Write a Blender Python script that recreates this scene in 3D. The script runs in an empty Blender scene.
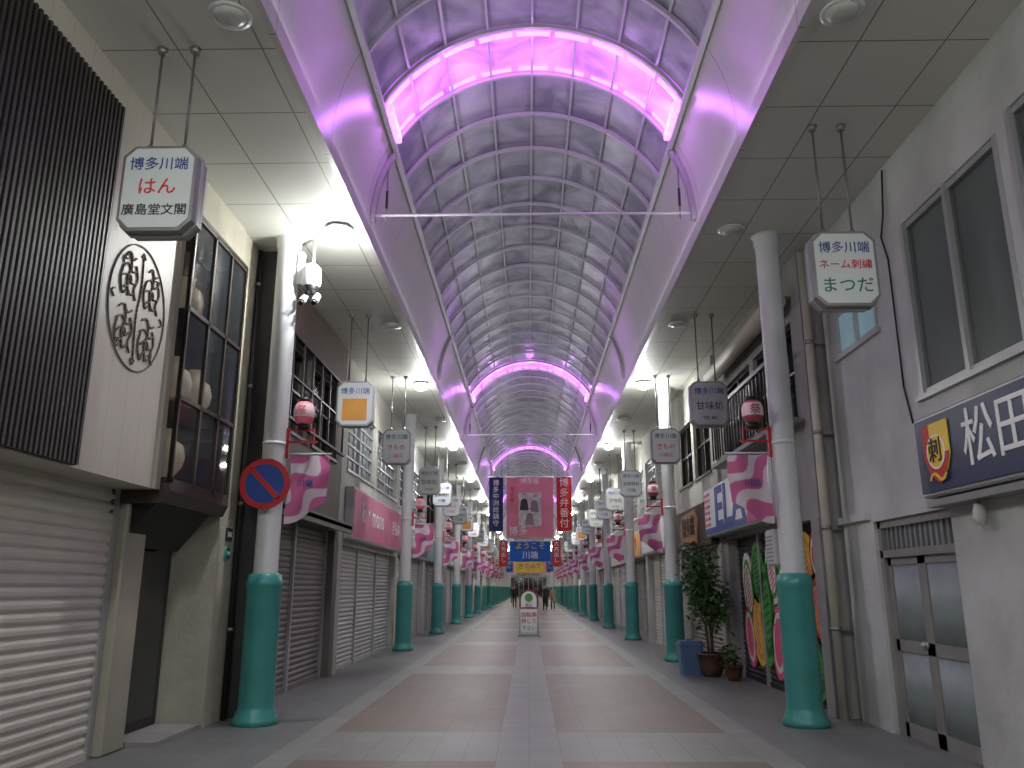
import bpy, math, random
from mathutils import Vector, Matrix
R=random.Random(7)
scene=bpy.context.scene
scene.view_settings.view_transform='Standard'
V=Vector

# ------------------------------------------------------------------ materials
def lin(c):
    return tuple(((x/255)/12.92 if x/255<=.04045 else (((x/255)+.055)/1.055)**2.4) for x in c)
_m={}
def M(name,rgb,rough=.5,metal=0,var=.12,scale=2.5,bump=0,emit=0,ecol=None,spec=.5,coat=0,stretch=None):
    if name in _m: return _m[name]
    m=bpy.data.materials.new(name);m.use_nodes=True
    nt=m.node_tree;b=nt.nodes['Principled BSDF'];L=nt.links
    c=lin(rgb)
    b.inputs['Roughness'].default_value=rough;b.inputs['Metallic'].default_value=metal
    b.inputs['Specular IOR Level'].default_value=spec
    b.inputs['Coat Weight'].default_value=coat
    tc=nt.nodes.new('ShaderNodeTexCoord');n=nt.nodes.new('ShaderNodeTexNoise')
    n.inputs['Scale'].default_value=scale;n.inputs['Detail'].default_value=5
    if stretch:
        mp=nt.nodes.new('ShaderNodeMapping');mp.inputs['Scale'].default_value=stretch
        L.new(tc.outputs['Object'],mp.inputs['Vector']);L.new(mp.outputs[0],n.inputs['Vector'])
    else: L.new(tc.outputs['Object'],n.inputs['Vector'])
    r=nt.nodes.new('ShaderNodeValToRGB')
    r.color_ramp.elements[0].position=.3;r.color_ramp.elements[1].position=.7
    r.color_ramp.elements[0].color=(*[x*(1-var) for x in c],1)
    r.color_ramp.elements[1].color=(*[min(1,x*(1+var)) for x in c],1)
    L.new(n.outputs['Fac'],r.inputs[0]);L.new(r.outputs[0],b.inputs['Base Color'])
    if bump:
        bp=nt.nodes.new('ShaderNodeBump');bp.inputs['Strength'].default_value=bump;bp.inputs['Distance'].default_value=.02
        n2=nt.nodes.new('ShaderNodeTexNoise');n2.inputs['Scale'].default_value=scale*6
        L.new(tc.outputs['Object'],n2.inputs['Vector']);L.new(n2.outputs['Fac'],bp.inputs['Height']);L.new(bp.outputs[0],b.inputs['Normal'])
    if emit:
        b.inputs['Emission Strength'].default_value=emit
        b.inputs['Emission Color'].default_value=(*lin(ecol or rgb),1)
    _m[name]=m
    return m
def nodes(name):
    m=bpy.data.materials.new(name);m.use_nodes=True;_m[name]=m
    return m,m.node_tree,m.node_tree.nodes['Principled BSDF']
class NT:
    def __init__(s,nt): s.nt=nt
    def n(s,t,**k):
        x=s.nt.nodes.new(t)
        for a,b in k.items(): setattr(x,a,b)
        return x
    def math(s,op,a,b=None,c=None):
        x=s.n('ShaderNodeMath',operation=op)
        for i,v in enumerate((a,b,c)):
            if v is None: continue
            if isinstance(v,(int,float)): x.inputs[i].default_value=v
            else: s.nt.links.new(v,x.inputs[i])
        return x.outputs[0]
    def mix(s,f,a,b):
        x=s.n('ShaderNodeMix',data_type='RGBA')
        for i,v in ((0,f),(6,a),(7,b)):
            if isinstance(v,(int,float)): x.inputs[i].default_value=v
            elif isinstance(v,tuple): x.inputs[i].default_value=(*v,1)
            else: s.nt.links.new(v,x.inputs[i])
        return x.outputs[2]
def floor_mat():
    m,nt,b=nodes('paving_tiles');q=NT(nt);L=nt.links
    tc=q.n('ShaderNodeTexCoord');sp=q.n('ShaderNodeSeparateXYZ');L.new(tc.outputs['Object'],sp.inputs[0])
    x,y=sp.outputs[0],sp.outputs[1]
    ax=q.math('ABSOLUTE',x)
    def line(co,per,w):
        f=q.math('FRACT',q.math('DIVIDE',q.math('ADD',co,300*per),per))
        return q.math('ADD',q.math('LESS_THAN',f,w/per),q.math('GREATER_THAN',f,1-w/per))
    inx=q.math('MULTIPLY',q.math('GREATER_THAN',ax,.3),q.math('LESS_THAN',ax,2.1))
    fy=q.math('FRACT',q.math('DIVIDE',q.math('ADD',y,300*7.5-9.3),7.5))
    iny=q.math('LESS_THAN',fy,.8)
    tan=q.math('MULTIPLY',inx,iny)
    cell=q.n('ShaderNodeTexWhiteNoise')
    snap=q.n('ShaderNodeVectorMath',operation='SNAP');snap.inputs[1].default_value=(.3,.3,50)
    L.new(tc.outputs['Object'],snap.inputs[0]);L.new(snap.outputs[0],cell.inputs['Vector'])
    noise=q.n('ShaderNodeTexNoise');noise.inputs['Scale'].default_value=.9;noise.inputs['Detail'].default_value=6;L.new(tc.outputs['Object'],noise.inputs['Vector'])
    band=q.math('GREATER_THAN',ax,2.4);band2=q.math('MULTIPLY',q.math('GREATER_THAN',ax,2.1),q.math('LESS_THAN',ax,2.4))
    c=q.mix(band,lin((136,138,133)),lin((120,122,120)))
    c=q.mix(band2,c,lin((140,142,138)))
    c=q.mix(tan,c,lin((124,113,100)))
    val=q.math('ADD',q.math('MULTIPLY',cell.outputs[0],.12),q.math('ADD',q.math('MULTIPLY',noise.outputs['Fac'],.36),.74))
    hs=q.n('ShaderNodeHueSaturation');L.new(c,hs.inputs['Color']);L.new(val,hs.inputs['Value'])
    j=q.math('MINIMUM',q.math('ADD',line(x,.3,.004),line(y,.3,.004)),1)
    c=q.mix(q.math('MULTIPLY',j,.45),hs.outputs[0],lin((66,66,64)))
    L.new(c,b.inputs['Base Color'])
    L.new(q.math('ADD',q.math('MULTIPLY',noise.outputs['Fac'],.2),.38),b.inputs['Roughness'])
    b.inputs['Specular IOR Level'].default_value=.35
    return m
def joint_mat(name,rgb,px,py,pz,w=.012,rough=.5,dark=.45,var=.1,ox=0,oy=0,oz=0):
    m,nt,b=nodes(name);q=NT(nt);L=nt.links
    tc=q.n('ShaderNodeTexCoord');sp=q.n('ShaderNodeSeparateXYZ');L.new(tc.outputs['Object'],sp.inputs[0])
    tot=None
    for i,(p,o) in enumerate(((px,ox),(py,oy),(pz,oz))):
        if not p: continue
        f=q.math('FRACT',q.math('DIVIDE',q.math('ADD',sp.outputs[i],200*p-o),p))
        l=q.math('LESS_THAN',f,w/p)
        tot=l if tot is None else q.math('MAXIMUM',tot,l)
    n=q.n('ShaderNodeTexNoise');n.inputs['Scale'].default_value=1.3;n.inputs['Detail'].default_value=5;L.new(tc.outputs['Object'],n.inputs['Vector'])
    c=lin(rgb)
    base=q.mix(n.outputs['Fac'],tuple(v*(1-var) for v in c),tuple(v*(1+var) for v in c))
    L.new(q.mix(q.math('MULTIPLY',tot,1-dark) ,base,tuple(v*.25 for v in c)),b.inputs['Base Color'])
    b.inputs['Roughness'].default_value=rough
    return m
def glass_roof(name,emit):
    m,nt,b=nodes(name);q=NT(nt);L=nt.links
    tc=q.n('ShaderNodeTexCoord')
    n=q.n('ShaderNodeTexNoise');n.inputs['Scale'].default_value=1.1;n.inputs['Detail'].default_value=6;n.inputs['Distortion'].default_value=1.6
    L.new(tc.outputs['Object'],n.inputs['Vector'])
    r=q.n('ShaderNodeValToRGB');e=r.color_ramp.elements
    e[0].position=.35;e[0].color=(*lin((140,140,156)),1);e[1].position=.68;e[1].color=(*lin((206,206,216)),1)
    L.new(n.outputs['Fac'],r.inputs[0]);L.new(r.outputs[0],b.inputs['Base Color'])
    b.inputs['Roughness'].default_value=.3
    bp=q.n('ShaderNodeBump');bp.inputs['Strength'].default_value=.25;bp.inputs['Distance'].default_value=.05
    L.new(n.outputs['Fac'],bp.inputs['Height']);L.new(bp.outputs[0],b.inputs['Normal'])
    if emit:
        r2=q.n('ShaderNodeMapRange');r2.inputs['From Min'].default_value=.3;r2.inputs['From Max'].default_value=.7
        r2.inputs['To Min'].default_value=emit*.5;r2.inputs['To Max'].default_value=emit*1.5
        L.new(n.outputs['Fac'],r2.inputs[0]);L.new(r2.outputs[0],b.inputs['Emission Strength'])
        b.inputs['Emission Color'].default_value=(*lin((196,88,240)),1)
    return m
def wave_mat(name,c1,c2,scale=4,rot=0.5):
    m,nt,b=nodes(name);q=NT(nt);L=nt.links
    tc=q.n('ShaderNodeTexCoord');mp=q.n('ShaderNodeMapping');mp.inputs['Rotation'].default_value=(0,rot,0)
    L.new(tc.outputs['Object'],mp.inputs[0])
    sp=q.n('ShaderNodeSeparateXYZ');L.new(mp.outputs[0],sp.inputs[0])
    ph=q.math('ADD',q.math('MULTIPLY',sp.outputs[2],scale*6.28),q.math('MULTIPLY',q.math('SINE',q.math('MULTIPLY',sp.outputs[0],13.0)),1.5))
    ph=q.math('ADD',ph,q.math('MULTIPLY',q.math('SINE',q.math('MULTIPLY',sp.outputs[2],9.0)),.9))
    s_=q.math('SINE',ph)
    mr=q.n('ShaderNodeMapRange');mr.inputs['From Min'].default_value=.0;mr.inputs['From Max'].default_value=.35;L.new(s_,mr.inputs[0])
    L.new(q.mix(mr.outputs[0],lin(c1),lin(c2)),b.inputs['Base Color'])
    b.inputs['Roughness'].default_value=.7
    return m
def window_glass(name,tint=(60,66,70)):
    m,nt,b=nodes(name);q=NT(nt);L=nt.links
    b.inputs['Base Color'].default_value=(*lin(tint),1);b.inputs['Roughness'].default_value=.06
    tr=q.n('ShaderNodeBsdfTransparent');mx=q.n('ShaderNodeMixShader');mx.inputs[0].default_value=.3
    L.new(tr.outputs[0],mx.inputs[1]);L.new(b.outputs[0],mx.inputs[2]);L.new(mx.outputs[0],nt.nodes['Material Output'].inputs[0])
    n=q.n('ShaderNodeTexNoise');n.inputs['Scale'].default_value=2;bp=q.n('ShaderNodeBump');bp.inputs['Strength'].default_value=.08
    L.new(n.outputs['Fac'],bp.inputs['Height']);L.new(bp.outputs[0],b.inputs['Normal'])
    return m

white=M('white_paint',(206,208,210),.35,var=.04)
teal=M('teal_enamel',(66,144,138),.32,var=.12)
steel=M('galvanised_steel',(150,150,150),.4,.6)
dark=M('dark_metal',(34,33,32),.5,var=.2)
black=M('black_plastic',(18,18,19),.5)
rod=M('rod_steel',(120,120,118),.4,.4)
soffitm=joint_mat('soffit_panels',(208,208,200),.72,.95,0,.014,.5,.1,.06,ox=2.07,oy=.2)
covem=joint_mat('cove_panels',(200,196,196),0,1.9,0,.015,.35,.3,.05)
ribm=M('rib_aluminium',(205,203,208),.4,.1,var=.04)
ribd=M('cove_rib_paint',(170,160,172),.4,var=.05)
roofg=glass_roof('roof_glazing',0);roofp=glass_roof('roof_glazing_painted_led_glow',1.2)  # LED bay panes: the purple light on the glass is painted in as emission
floorm=floor_mat()
sheet=M('shutter_grey',(176,176,172),.45,.15,var=.08,stretch=(.3,.3,6))
sheetb=M('shutter_bronze',(124,119,114),.45,.2,var=.1)
sheetl=M('shutter_cream',(196,192,182),.5,.05,var=.06)
shbl=M('shutter_black',(30,30,34),.45,.2)
stone=joint_mat('stone_slab_cladding',(188,183,170),0,.30,0,.006,.45,.55,.1,oy=.1)
tanw=M('tan_render',(178,174,158),.7,bump=.3)
tanf=M('tan_frame',(164,160,144),.6)
plaster=M('grey_plaster',(182,184,182),.85,var=.2,scale=1.2,bump=.5)
greyw=M('grey_render',(150,149,146),.8,bump=.4)
beige=M('beige_render',(178,177,168),.8,bump=.3)
brownw=M('brown_cladding',(92,76,66),.7)
alum=M('aluminium_frame',(178,180,180),.35,.5,var=.05)
wglass=window_glass('window_glass')
dglass=M('dark_window_glass',(34,38,42),.08,var=.3,coat=.4)
frost=M('frosted_glass',(150,160,162),.35,var=.12)
curt=M('curtain_cloth',(150,160,156),.9,var=.2,scale=6,stretch=(1,8,.4))
navy=M('navy_sign',(30,46,84),.35)
signw=M('sign_white',(214,220,220),.35,var=.02,emit=.04)
inkb=M('ink_blue',(44,74,150),.5);inkr=M('ink_red',(206,52,48),.5);inkk=M('ink_black',(40,38,38),.5);inkg=M('ink_green',(30,120,84),.5)
yell=M('yellow_paint',(232,196,60),.45);red=M('red_paint',(186,34,38),.45);orange=M('orange_paint',(222,156,60),.45)
pink=M('pink_sign',(214,120,146),.5);pinkb=M('pink_banner_cloth',(222,136,152),.8,var=.06)
blue=M('blue_paint',(36,72,150),.45);whitet=M('text_white',(238,238,236),.5,var=.01)
wood=M('sign_wood',(150,110,72),.6,stretch=(1,12,1))
glow=M('lamp_glow',(255,255,250),.5,emit=45,ecol=(255,253,246))
glowp=M('led_purple',(240,150,250),.5,emit=2.0,ecol=(232,140,248))
lampoff=M('lamp_diffuser_off',(190,190,186),.3)
flagm=wave_mat('flag_wave_cloth',(194,98,146),(214,200,210),2.9,.75)
shopglow=M('shop_interior_glow',(240,225,190),.6,emit=.7,ecol=(255,236,205))
paper=M('paper_lamp',(226,214,186),.7,emit=.12)
leafm=M('leaf_green',(62,96,50),.6,var=.5,scale=9);bark=M('bark',(84,66,48),.9,bump=.6)
potb=M('bin_blue_plastic',(84,112,150),.45);potd=M('pot_terracotta',(92,66,54),.7);soil=M('soil',(44,34,28),.95)

# ------------------------------------------------------------------ builder
class B:
    def __init__(s): s.v=[];s.f=[];s.mi=[];s.sm=[];s.mats=[]
    def m(s,mat):
        if mat not in s.mats: s.mats.append(mat)
        return s.mats.index(mat)
    def add(s,vs,fs,mat,smooth=False,T=None):
        o=len(s.v);i=s.m(mat)
        for p in vs:
            p=V(p);s.v.append(T@p if T else p)
        for f in fs: s.f.append([a+o for a in f]);s.mi.append(i);s.sm.append(smooth)
        return s
    def box(s,x0,x1,y0,y1,z0,z1,mat,bev=0,T=None):
        if x0>x1:x0,x1=x1,x0
        if y0>y1:y0,y1=y1,y0
        if z0>z1:z0,z1=z1,z0
        if bev:
            b=bev;vs=[];
            X=(x0,x1);Y=(y0,y1);Z=(z0,z1);sg=(1,-1)
            idx={}
            for i in (0,1):
                for j in (0,1):
                    for k in (0,1):
                        for a in (0,1,2):
                            p=[X[i]+sg[i]*b*(a!=0),Y[j]+sg[j]*b*(a!=1),Z[k]+sg[k]*b*(a!=2)]
                            idx[i,j,k,a]=len(vs);vs.append(p)
            fs=[]
            for i in (0,1):
                fs.append([idx[i,0,0,0],idx[i,1,0,0],idx[i,1,1,0],idx[i,0,1,0]])
                fs.append([idx[0,i,0,1],idx[1,i,0,1],idx[1,i,1,1],idx[0,i,1,1]])
                fs.append([idx[0,0,i,2],idx[1,0,i,2],idx[1,1,i,2],idx[0,1,i,2]])
            for i in (0,1):
                for j in (0,1):
                    fs.append([idx[i,j,0,0],idx[i,j,1,0],idx[i,j,1,1],idx[i,j,0,1]])
                    fs.append([idx[i,0,j,0],idx[i,1,j,0],idx[i,1,j,2],idx[i,0,j,2]])
                    fs.append([idx[0,i,j,1],idx[1,i,j,1],idx[1,i,j,2],idx[0,i,j,2]])
                    for k in (0,1): fs.append([idx[i,j,k,0],idx[i,j,k,1],idx[i,j,k,2]])
            return s.add(vs,fs,mat,T=T)
        vs=[(x,y,z) for x in (x0,x1) for y in (y0,y1) for z in (z0,z1)]
        return s.add(vs,[(0,1,3,2),(4,6,7,5),(0,4,5,1),(2,3,7,6),(0,2,6,4),(1,5,7,3)],mat,T=T)
    def prism(s,poly,org,right,up,d0,d1,mat):
        org,right,up=V(org),V(right),V(up);n=right.cross(up);k=len(poly)
        vs=[org+right*a+up*b+n*d0 for a,b in poly]+[org+right*a+up*b+n*d1 for a,b in poly]
        fs=[list(range(k))[::-1],list(range(k,2*k))]+[(i,(i+1)%k,(i+1)%k+k,i+k) for i in range(k)]
        return s.add(vs,fs,mat)
    def cyl(s,p0,p1,r0,mat,r1=None,n=20,smooth=True):
        p0,p1=V(p0),V(p1);r1=r0 if r1 is None else r1
        d=(p1-p0).normalized();a=d.orthogonal().normalized();b=d.cross(a)
        vs=[];
        for p,r in ((p0,r0),(p1,r1)):
            for i in range(n):
                t=2*math.pi*i/n;vs.append(p+a*r*math.cos(t)+b*r*math.sin(t))
        s.add(vs,[(i,(i+1)%n,(i+1)%n+n,i+n) for i in range(n)],mat,smooth)
        o=len(s.v)-2*n;i_=s.m(mat)
        s.f.append([o+i for i in range(n)][::-1]);s.f.append([o+n+i for i in range(n)]);s.mi+=[i_]*2;s.sm+=[False]*2
        return s
    def lathe(s,prof,org,mat,n=24,axis=(0,0,1),smooth=True):
        org=V(org);d=V(axis).normalized();a=d.orthogonal().normalized();b=d.cross(a);vs=[]
        for r,h in prof:
            for i in range(n):
                t=2*math.pi*i/n;vs.append(org+d*h+a*r*math.cos(t)+b*r*math.sin(t))
        fs=[]
        for k in range(len(prof)-1):
            for i in range(n): fs.append((k*n+i,k*n+(i+1)%n,(k+1)*n+(i+1)%n,(k+1)*n+i))
        return s.add(vs,fs,mat,smooth)
    def tube(s,pts,r,mat,n=8):
        for a,b in zip(pts,pts[1:]): s.cyl(a,b,r,mat,n=n)
        return s
    def ring(s,c,right,up,r0,r1,d0,d1,mat,n=40,sx=1):
        c,right,up=V(c),V(right),V(up);nn=right.cross(up);vs=[]
        for d in (d0,d1):
            for r in (r0,r1):
                for i in range(n):
                    t=2*math.pi*i/n;vs.append(c+right*r*math.cos(t)*sx+up*r*math.sin(t)+nn*d)
        fs=[]
        for i in range(n):
            j=(i+1)%n
            fs+= [(2*n+i,2*n+j,3*n+j,3*n+i),(i,n+i,n+j,j),(n+i,3*n+i,3*n+j,n+j),(i,j,2*n+j,2*n+i)]
        return s.add(vs,fs,mat)
    def text(s,body,size,org,right,up,mat,align='CENTER',ext=.004,sx=1,off=0):
        c=bpy.data.curves.new('t','FONT');c.body=body;c.size=size;c.align_x=align;c.align_y='CENTER';c.extrude=ext;c.resolution_u=2;c.offset=off
        o=bpy.data.objects.new('t',c);bpy.context.collection.objects.link(o)
        dg=bpy.context.evaluated_depsgraph_get();me=bpy.data.meshes.new_from_object(o.evaluated_get(dg))
        right,up=V(right),V(up);n=right.cross(up);org=V(org)
        vs=[org+right*v.co.x*sx+up*v.co.y+n*v.co.z for v in me.vertices]
        s.add(vs,[list(p.vertices) for p in me.polygons],mat)
        bpy.data.objects.remove(o);bpy.data.curves.remove(c);bpy.data.meshes.remove(me)
        return s
    def shutter(s,org,right,up,w,h,mat,pitch=.085,depth=.018):
        org,right,up=V(org),V(right),V(up);n=right.cross(up);prof=[]
        k=int(h/pitch)
        for i in range(k):
            z=i*pitch
            for a,d in ((0,0),(.12,0),(.2,.5),(.4,1),(.7,1),(.9,.5)): prof.append((z+a*pitch,d*depth))
        prof.append((h,0))
        vs=[];
        for z,d in prof: vs+= [org+up*z+n*d, org+right*w+up*z+n*d]
        s.add(vs,[(2*i,2*i+1,2*i+3,2*i+2) for i in range(len(prof)-1)],mat)
        s.prism([(0,0),(w,0),(w,.07),(0,.07)],org,right,up,0,depth*1.6,mat)
        return s
    def mesh(s,name):
        me=bpy.data.meshes.new(name);me.from_pydata([tuple(p) for p in s.v],[],s.f)
        for m in s.mats: me.materials.append(m)
        me.polygons.foreach_set('material_index',s.mi);me.polygons.foreach_set('use_smooth',s.sm);me.update()
        return me
    def obj(s,name,loc=(0,0,0),center=False):
        me=s.mesh(name)
        return inst(name,me,loc)
def inst(name,me,loc=(0,0,0),rz=0):
    o=bpy.data.objects.new(name,me);bpy.context.collection.objects.link(o);o.location=loc;o.rotation_euler[2]=rz
    return o
def frame(s): return (0,1,0) if s<0 else (0,-1,0)
UP=(0,0,1)
Y0,Y1=-10,150
AX=.08
rad=math.radians

# ------------------------------------------------------------------ floor, soffit, vault
b=B();b.box(-6,6,Y0,Y1,-.1,0,floorm);b.obj('floor')
for s in (-1,1):
    b=B();b.box(AX+s*2.2,s*4.6,Y0,Y1,5.95,6.05,soffitm)
    b.obj('ceiling')
CZ,RR=6.15,2.14
def arc(a,r): return (AX+r*math.cos(a),CZ+r*math.sin(a))
def sweep(b,angs,r,y0,y1,mat,smooth=True):
    vs=[]
    for a in angs:
        x,z=arc(a,r);vs+= [(x,y0,z),(x,y1,z)]
    b.add(vs,[(2*i,2*i+1,2*i+3,2*i+2) for i in range(len(angs)-1)],mat,smooth)
LEDY=[9.1,24.3,39.5,54.7,69.9,85.1]
b=B()
for s in (-1,1):
    x=AX+s*2.14
    b.box(x,x+s*.06,Y0,Y1,5.935,6.16,covem)
    angs=[rad(i*3) if s>0 else rad(180-i*3) for i in range(0,11)]
    sweep(b,angs,RR,Y0,Y1,covem)
    a=rad(29.5) if s>0 else rad(150.5);x,z=arc(a,2.1);b.box(x-.03,x+.03,Y0,Y1,z-.03,z+.03,ribm)
b.obj('vault_cove')
b=B()
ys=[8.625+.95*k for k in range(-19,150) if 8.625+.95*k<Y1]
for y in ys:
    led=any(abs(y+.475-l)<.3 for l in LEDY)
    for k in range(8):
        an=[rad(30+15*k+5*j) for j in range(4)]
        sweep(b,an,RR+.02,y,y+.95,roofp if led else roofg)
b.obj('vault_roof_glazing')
b=B()
def arcbar(b,a0,a1,r,y,w,t,mat,step=5):
    n=max(1,int((a1-a0)/step));vs=[];fs=[]
    for i in range(n+1):
        a=rad(a0+(a1-a0)*i/n)
        for rr,yy in ((r,y-w),(r,y+w),(r-t,y+w),(r-t,y-w)):
            x,z=arc(a,rr);vs.append((x,yy,z))
    for i in range(n):
        for j in range(4): fs.append((4*i+j,4*i+(j+1)%4,4*i+4+(j+1)%4,4*i+4+j))
    b.add(vs,fs,mat)
for y in ys: arcbar(b,29,151,RR,y,.024,.05,ribm)
for k in range(9):
    a=rad(30+15*k);x,z=arc(a,RR-.01);b.box(x-.014,x+.014,Y0+.6,Y1,z-.015,z+.015,ribm)
b.obj('vault_rib_frame')
cols_l=[-5.5,2.1,9.77,20.9,28.5]+[36+7.5*i for i in range(15)]
cols_r=[-5.5,2.1,9.8,18.0,25.3]+[32.6+7.5*i for i in range(15)]
b=B()
for y in [9.72,17.9,25.4,33,40.6,48.2,55.8,63.4]:
    for a0,a1 in ((0,30),(150,180)):
        arcbar(b,a0,a1,RR-.005,y,.05,.06,ribd)
b.obj('vault_cove_rib')
for y in [9.72,25.4,40.6,55.8]:
    b=B();z=6.26
    b.cyl((AX-2.0,y,z),(AX+2.0,y,z),.017,ribm,n=10)
    for s in (-1,1):
        x=AX+s*1.93
        b.cyl((x,y,z-.08),(x,y,7.25),.01,rod,n=8);b.cyl((x,y,z+.1),(x,y,z+.35),.018,dark,n=8)
        b.cyl((x,y,z),(AX+s*2.14,y,z),.017,ribm,n=8)
    b.obj('tie_rod')

# LED arches
for l in LEDY:
    b=B()
    for i in range(9):
        a0=31+i*13.2;a1=a0+11.5
        arcbar(b,a0,a1,RR-.04,l-.38,.035,.02,glowp,step=3)
        arcbar(b,a0+.5,a1-.5,RR+.005,l+.38,.03,.02,glowp,step=3)
    for s in (-1,1):
        for k in range(4):
            x,z=arc(rad(90-s*59),RR-.1);b.box(x-.04,x+.04,l-.4+k*.2,l-.26+k*.2,z-.06,z+.06,glowp,bev=.015)
    b.obj('led_arch_light')
    if l<60:
        for k,a in enumerate((36,63,90,117,144)):
            x,z=arc(rad(a),RR-.3)
            ld=bpy.data.lights.new('led_arch_lamp','POINT');ld.energy=(15 if a in(36,144) else 6);ld.color=(.62,.2,.98);ld.shadow_soft_size=.05
            o=bpy.data.objects.new('led_arch_lamp',ld);bpy.context.collection.objects.link(o);o.location=(x,l,z)
# fill lights added at the cornice, without fixtures, washing the opposite side of the vault
for s in (-1,1):
    for yc in (10,50,90,130):
        ld=bpy.data.lights.new('vault_fill_light','AREA');ld.shape='RECTANGLE';ld.size=.05;ld.size_y=40;ld.energy=50;ld.color=(.9,.9,1)
        o=bpy.data.objects.new('vault_fill_light',ld);bpy.context.collection.objects.link(o);o.location=(AX+s*2.11,yc,6.08)
        o.rotation_euler=(0,rad(180-s*50),0)

# ------------------------------------------------------------------ downlights
def dl(on):
    b=B()
    b.lathe([(.0,0),(.1,0),(.135,-.01),(.17,-.035),(.17,-.045),(.13,-.045)],(0,0,0),white)
    if on: b.lathe([(.14,-.04),(.15,-.09),(.12,-.15),(.06,-.18),(0,-.185)],(0,0,0),glow)
    else: b.lathe([(.13,-.04),(.12,-.06),(.07,-.075),(0,-.08)],(0,0,0),lampoff)
    b.lathe([(.10,-.046),(.1,-.052),(.09,-.052)],(0,0,0),steel)
    return b.mesh('ceiling_downlight')
don,doff=dl(True),dl(False)
on=[(-2.4,-6.6,200),(2.6,-6.6,200),(-2.4,1.3,270),(2.6,1.3,170),(-2.38,9.4,165)]
off=[(2.5,5.5),(-2.35,5.45),(2.6,9.5),(-2.35,13.3),(2.6,13.3)]
y=17.4
while y<145:
    e=125 if y<50 else 65
    on+= [(-2.38,y,e),(2.58,y,e)];off+=[(-2.38,y+4),(2.58,y+4)];y+=8
for x,y,e in on:
    inst('ceiling_downlight',don,(x,y,5.95))
    ld=bpy.data.lights.new('downlight_lamp','POINT');ld.energy=e*.42;ld.color=(.985,1,.985);ld.shadow_soft_size=.02
    o=bpy.data.objects.new('downlight_lamp',ld);bpy.context.collection.objects.link(o);o.location=(x,y,5.3)
    ld=bpy.data.lights.new('downlight_beam','SPOT');ld.energy=e*.75;ld.color=(.985,1,.985);ld.shadow_soft_size=.04;ld.spot_size=rad(164);ld.spot_blend=.35
    o=bpy.data.objects.new('downlight_beam',ld);bpy.context.collection.objects.link(o);o.location=(x,y,5.74)
for x,y in off: inst('ceiling_downlight',doff,(x,y,5.95))

# ------------------------------------------------------------------ columns
b=B()
b.lathe([(.0,0),(.26,0),(.26,.06),(.235,.09),(.225,.13),(.205,.16),(.2,.2),(.2,1.5),(.21,1.52),(.21,1.58),(.2,1.6),(.19,1.65),(.15,1.67)],(0,0,0),teal,n=32)
b.lathe([(.145,1.66),(.142,1.7),(.142,5.8),(.16,5.82),(.16,5.93),(.19,5.95)],(0,0,0),white,n=32)
b.lathe([(.142,3.2),(.15,3.2),(.15,3.24),(.142,3.24)],(0,0,0),white,n=32)
colm=b.mesh('arcade_column')
for y in cols_l: inst('arcade_column',colm,(-3.12,y,0))
for y in cols_r: inst('arcade_column',colm,(3.12,y,0))

def bracket(s,lantcol):
    d=-s
    b=B()
    b.box(d*.143,d*.18,-.03,.03,3.05,3.42,red);b.box(d*.143,d*.52,-.013,.013,3.235,3.26,red);b.box(d*.143,d*.48,-.01,.01,3.385,3.405,red)
    b.box(d*.47,d*.485,-.012,.012,3.22,3.42,red)
    cx=d*.34;z=3.42
    b.cyl((cx,0,z-.02),(cx,0,z+.05),.07,black,n=20)
    prof=[]
    for i in range(25):
        t=i/24;r=.07+.058*math.sin(math.pi*t)**.6+(.004 if i%2 else 0);prof.append((r,.05+.28*t))
    b.lathe(prof[:8],(cx,0,z),lantcol,n=24);b.lathe(prof[7:22],(cx,0,z),lantw,n=24);b.lathe(prof[21:],(cx,0,z),lantcol,n=24)
    b.text('祭',.13,(cx,-.135,z+.2),(1,0,0),UP,lantcol)
    b.cyl((cx,0,z+.33),(cx,0,z+.38),.07,black,n=20);b.cyl((cx,0,z+.38),(cx,0,z+.47),.01,black,n=6)
    return b.mesh('paper_lantern_bracket')
lantw=M('lantern_paper_white',(222,190,196),.6,emit=.04)
pl=M('lantern_pink',(214,104,124),.6,emit=.06);pr=M('lantern_red',(150,70,80),.6,emit=.02)
bl,br=bracket(-1,pl),bracket(1,pr)
def flag(s):
    d=-s;b=B();n=14;vs=[];h=.84;w=.48
    for i in range(n+1):
        t=i/n;x=d*(.02+w*t)
        y=-.03+.035*math.sin(t*7)
        hh=h*(1-.30*t)+.03*math.sin(t*5)
        for j in range(9):
            q=j/8;vs.append((x+d*.02*math.sin(q*5),y+.02*math.sin(q*6+t*3),-hh*q-.02*t))
    fs=[(i*9+j,i*9+j+1,(i+1)*9+j+1,(i+1)*9+j) for i in range(n) for j in range(8)]
    b.add(vs,fs,flagm,True)
    b.cyl((0,-.03,.01),(d*(w+.05),-.03,.01),.012,white,n=8)
    b.text('川端',.1,(d*.24,-.085,-.36),(1,0,0),UP,inkb)
    return b.mesh('wave_pattern_flag')
fl,fr=flag(-1),flag(1)
for y in cols_l[2:12]: inst('paper_lantern_bracket',bl,(-3.12,y,0));inst('wave_pattern_flag',fl,(-2.93,y-.02,3.08))
for y in cols_r[2:12]: inst('paper_lantern_bracket',br,(3.12,y,0));inst('wave_pattern_flag',fr,(2.93,y-.02,3.08))

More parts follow.
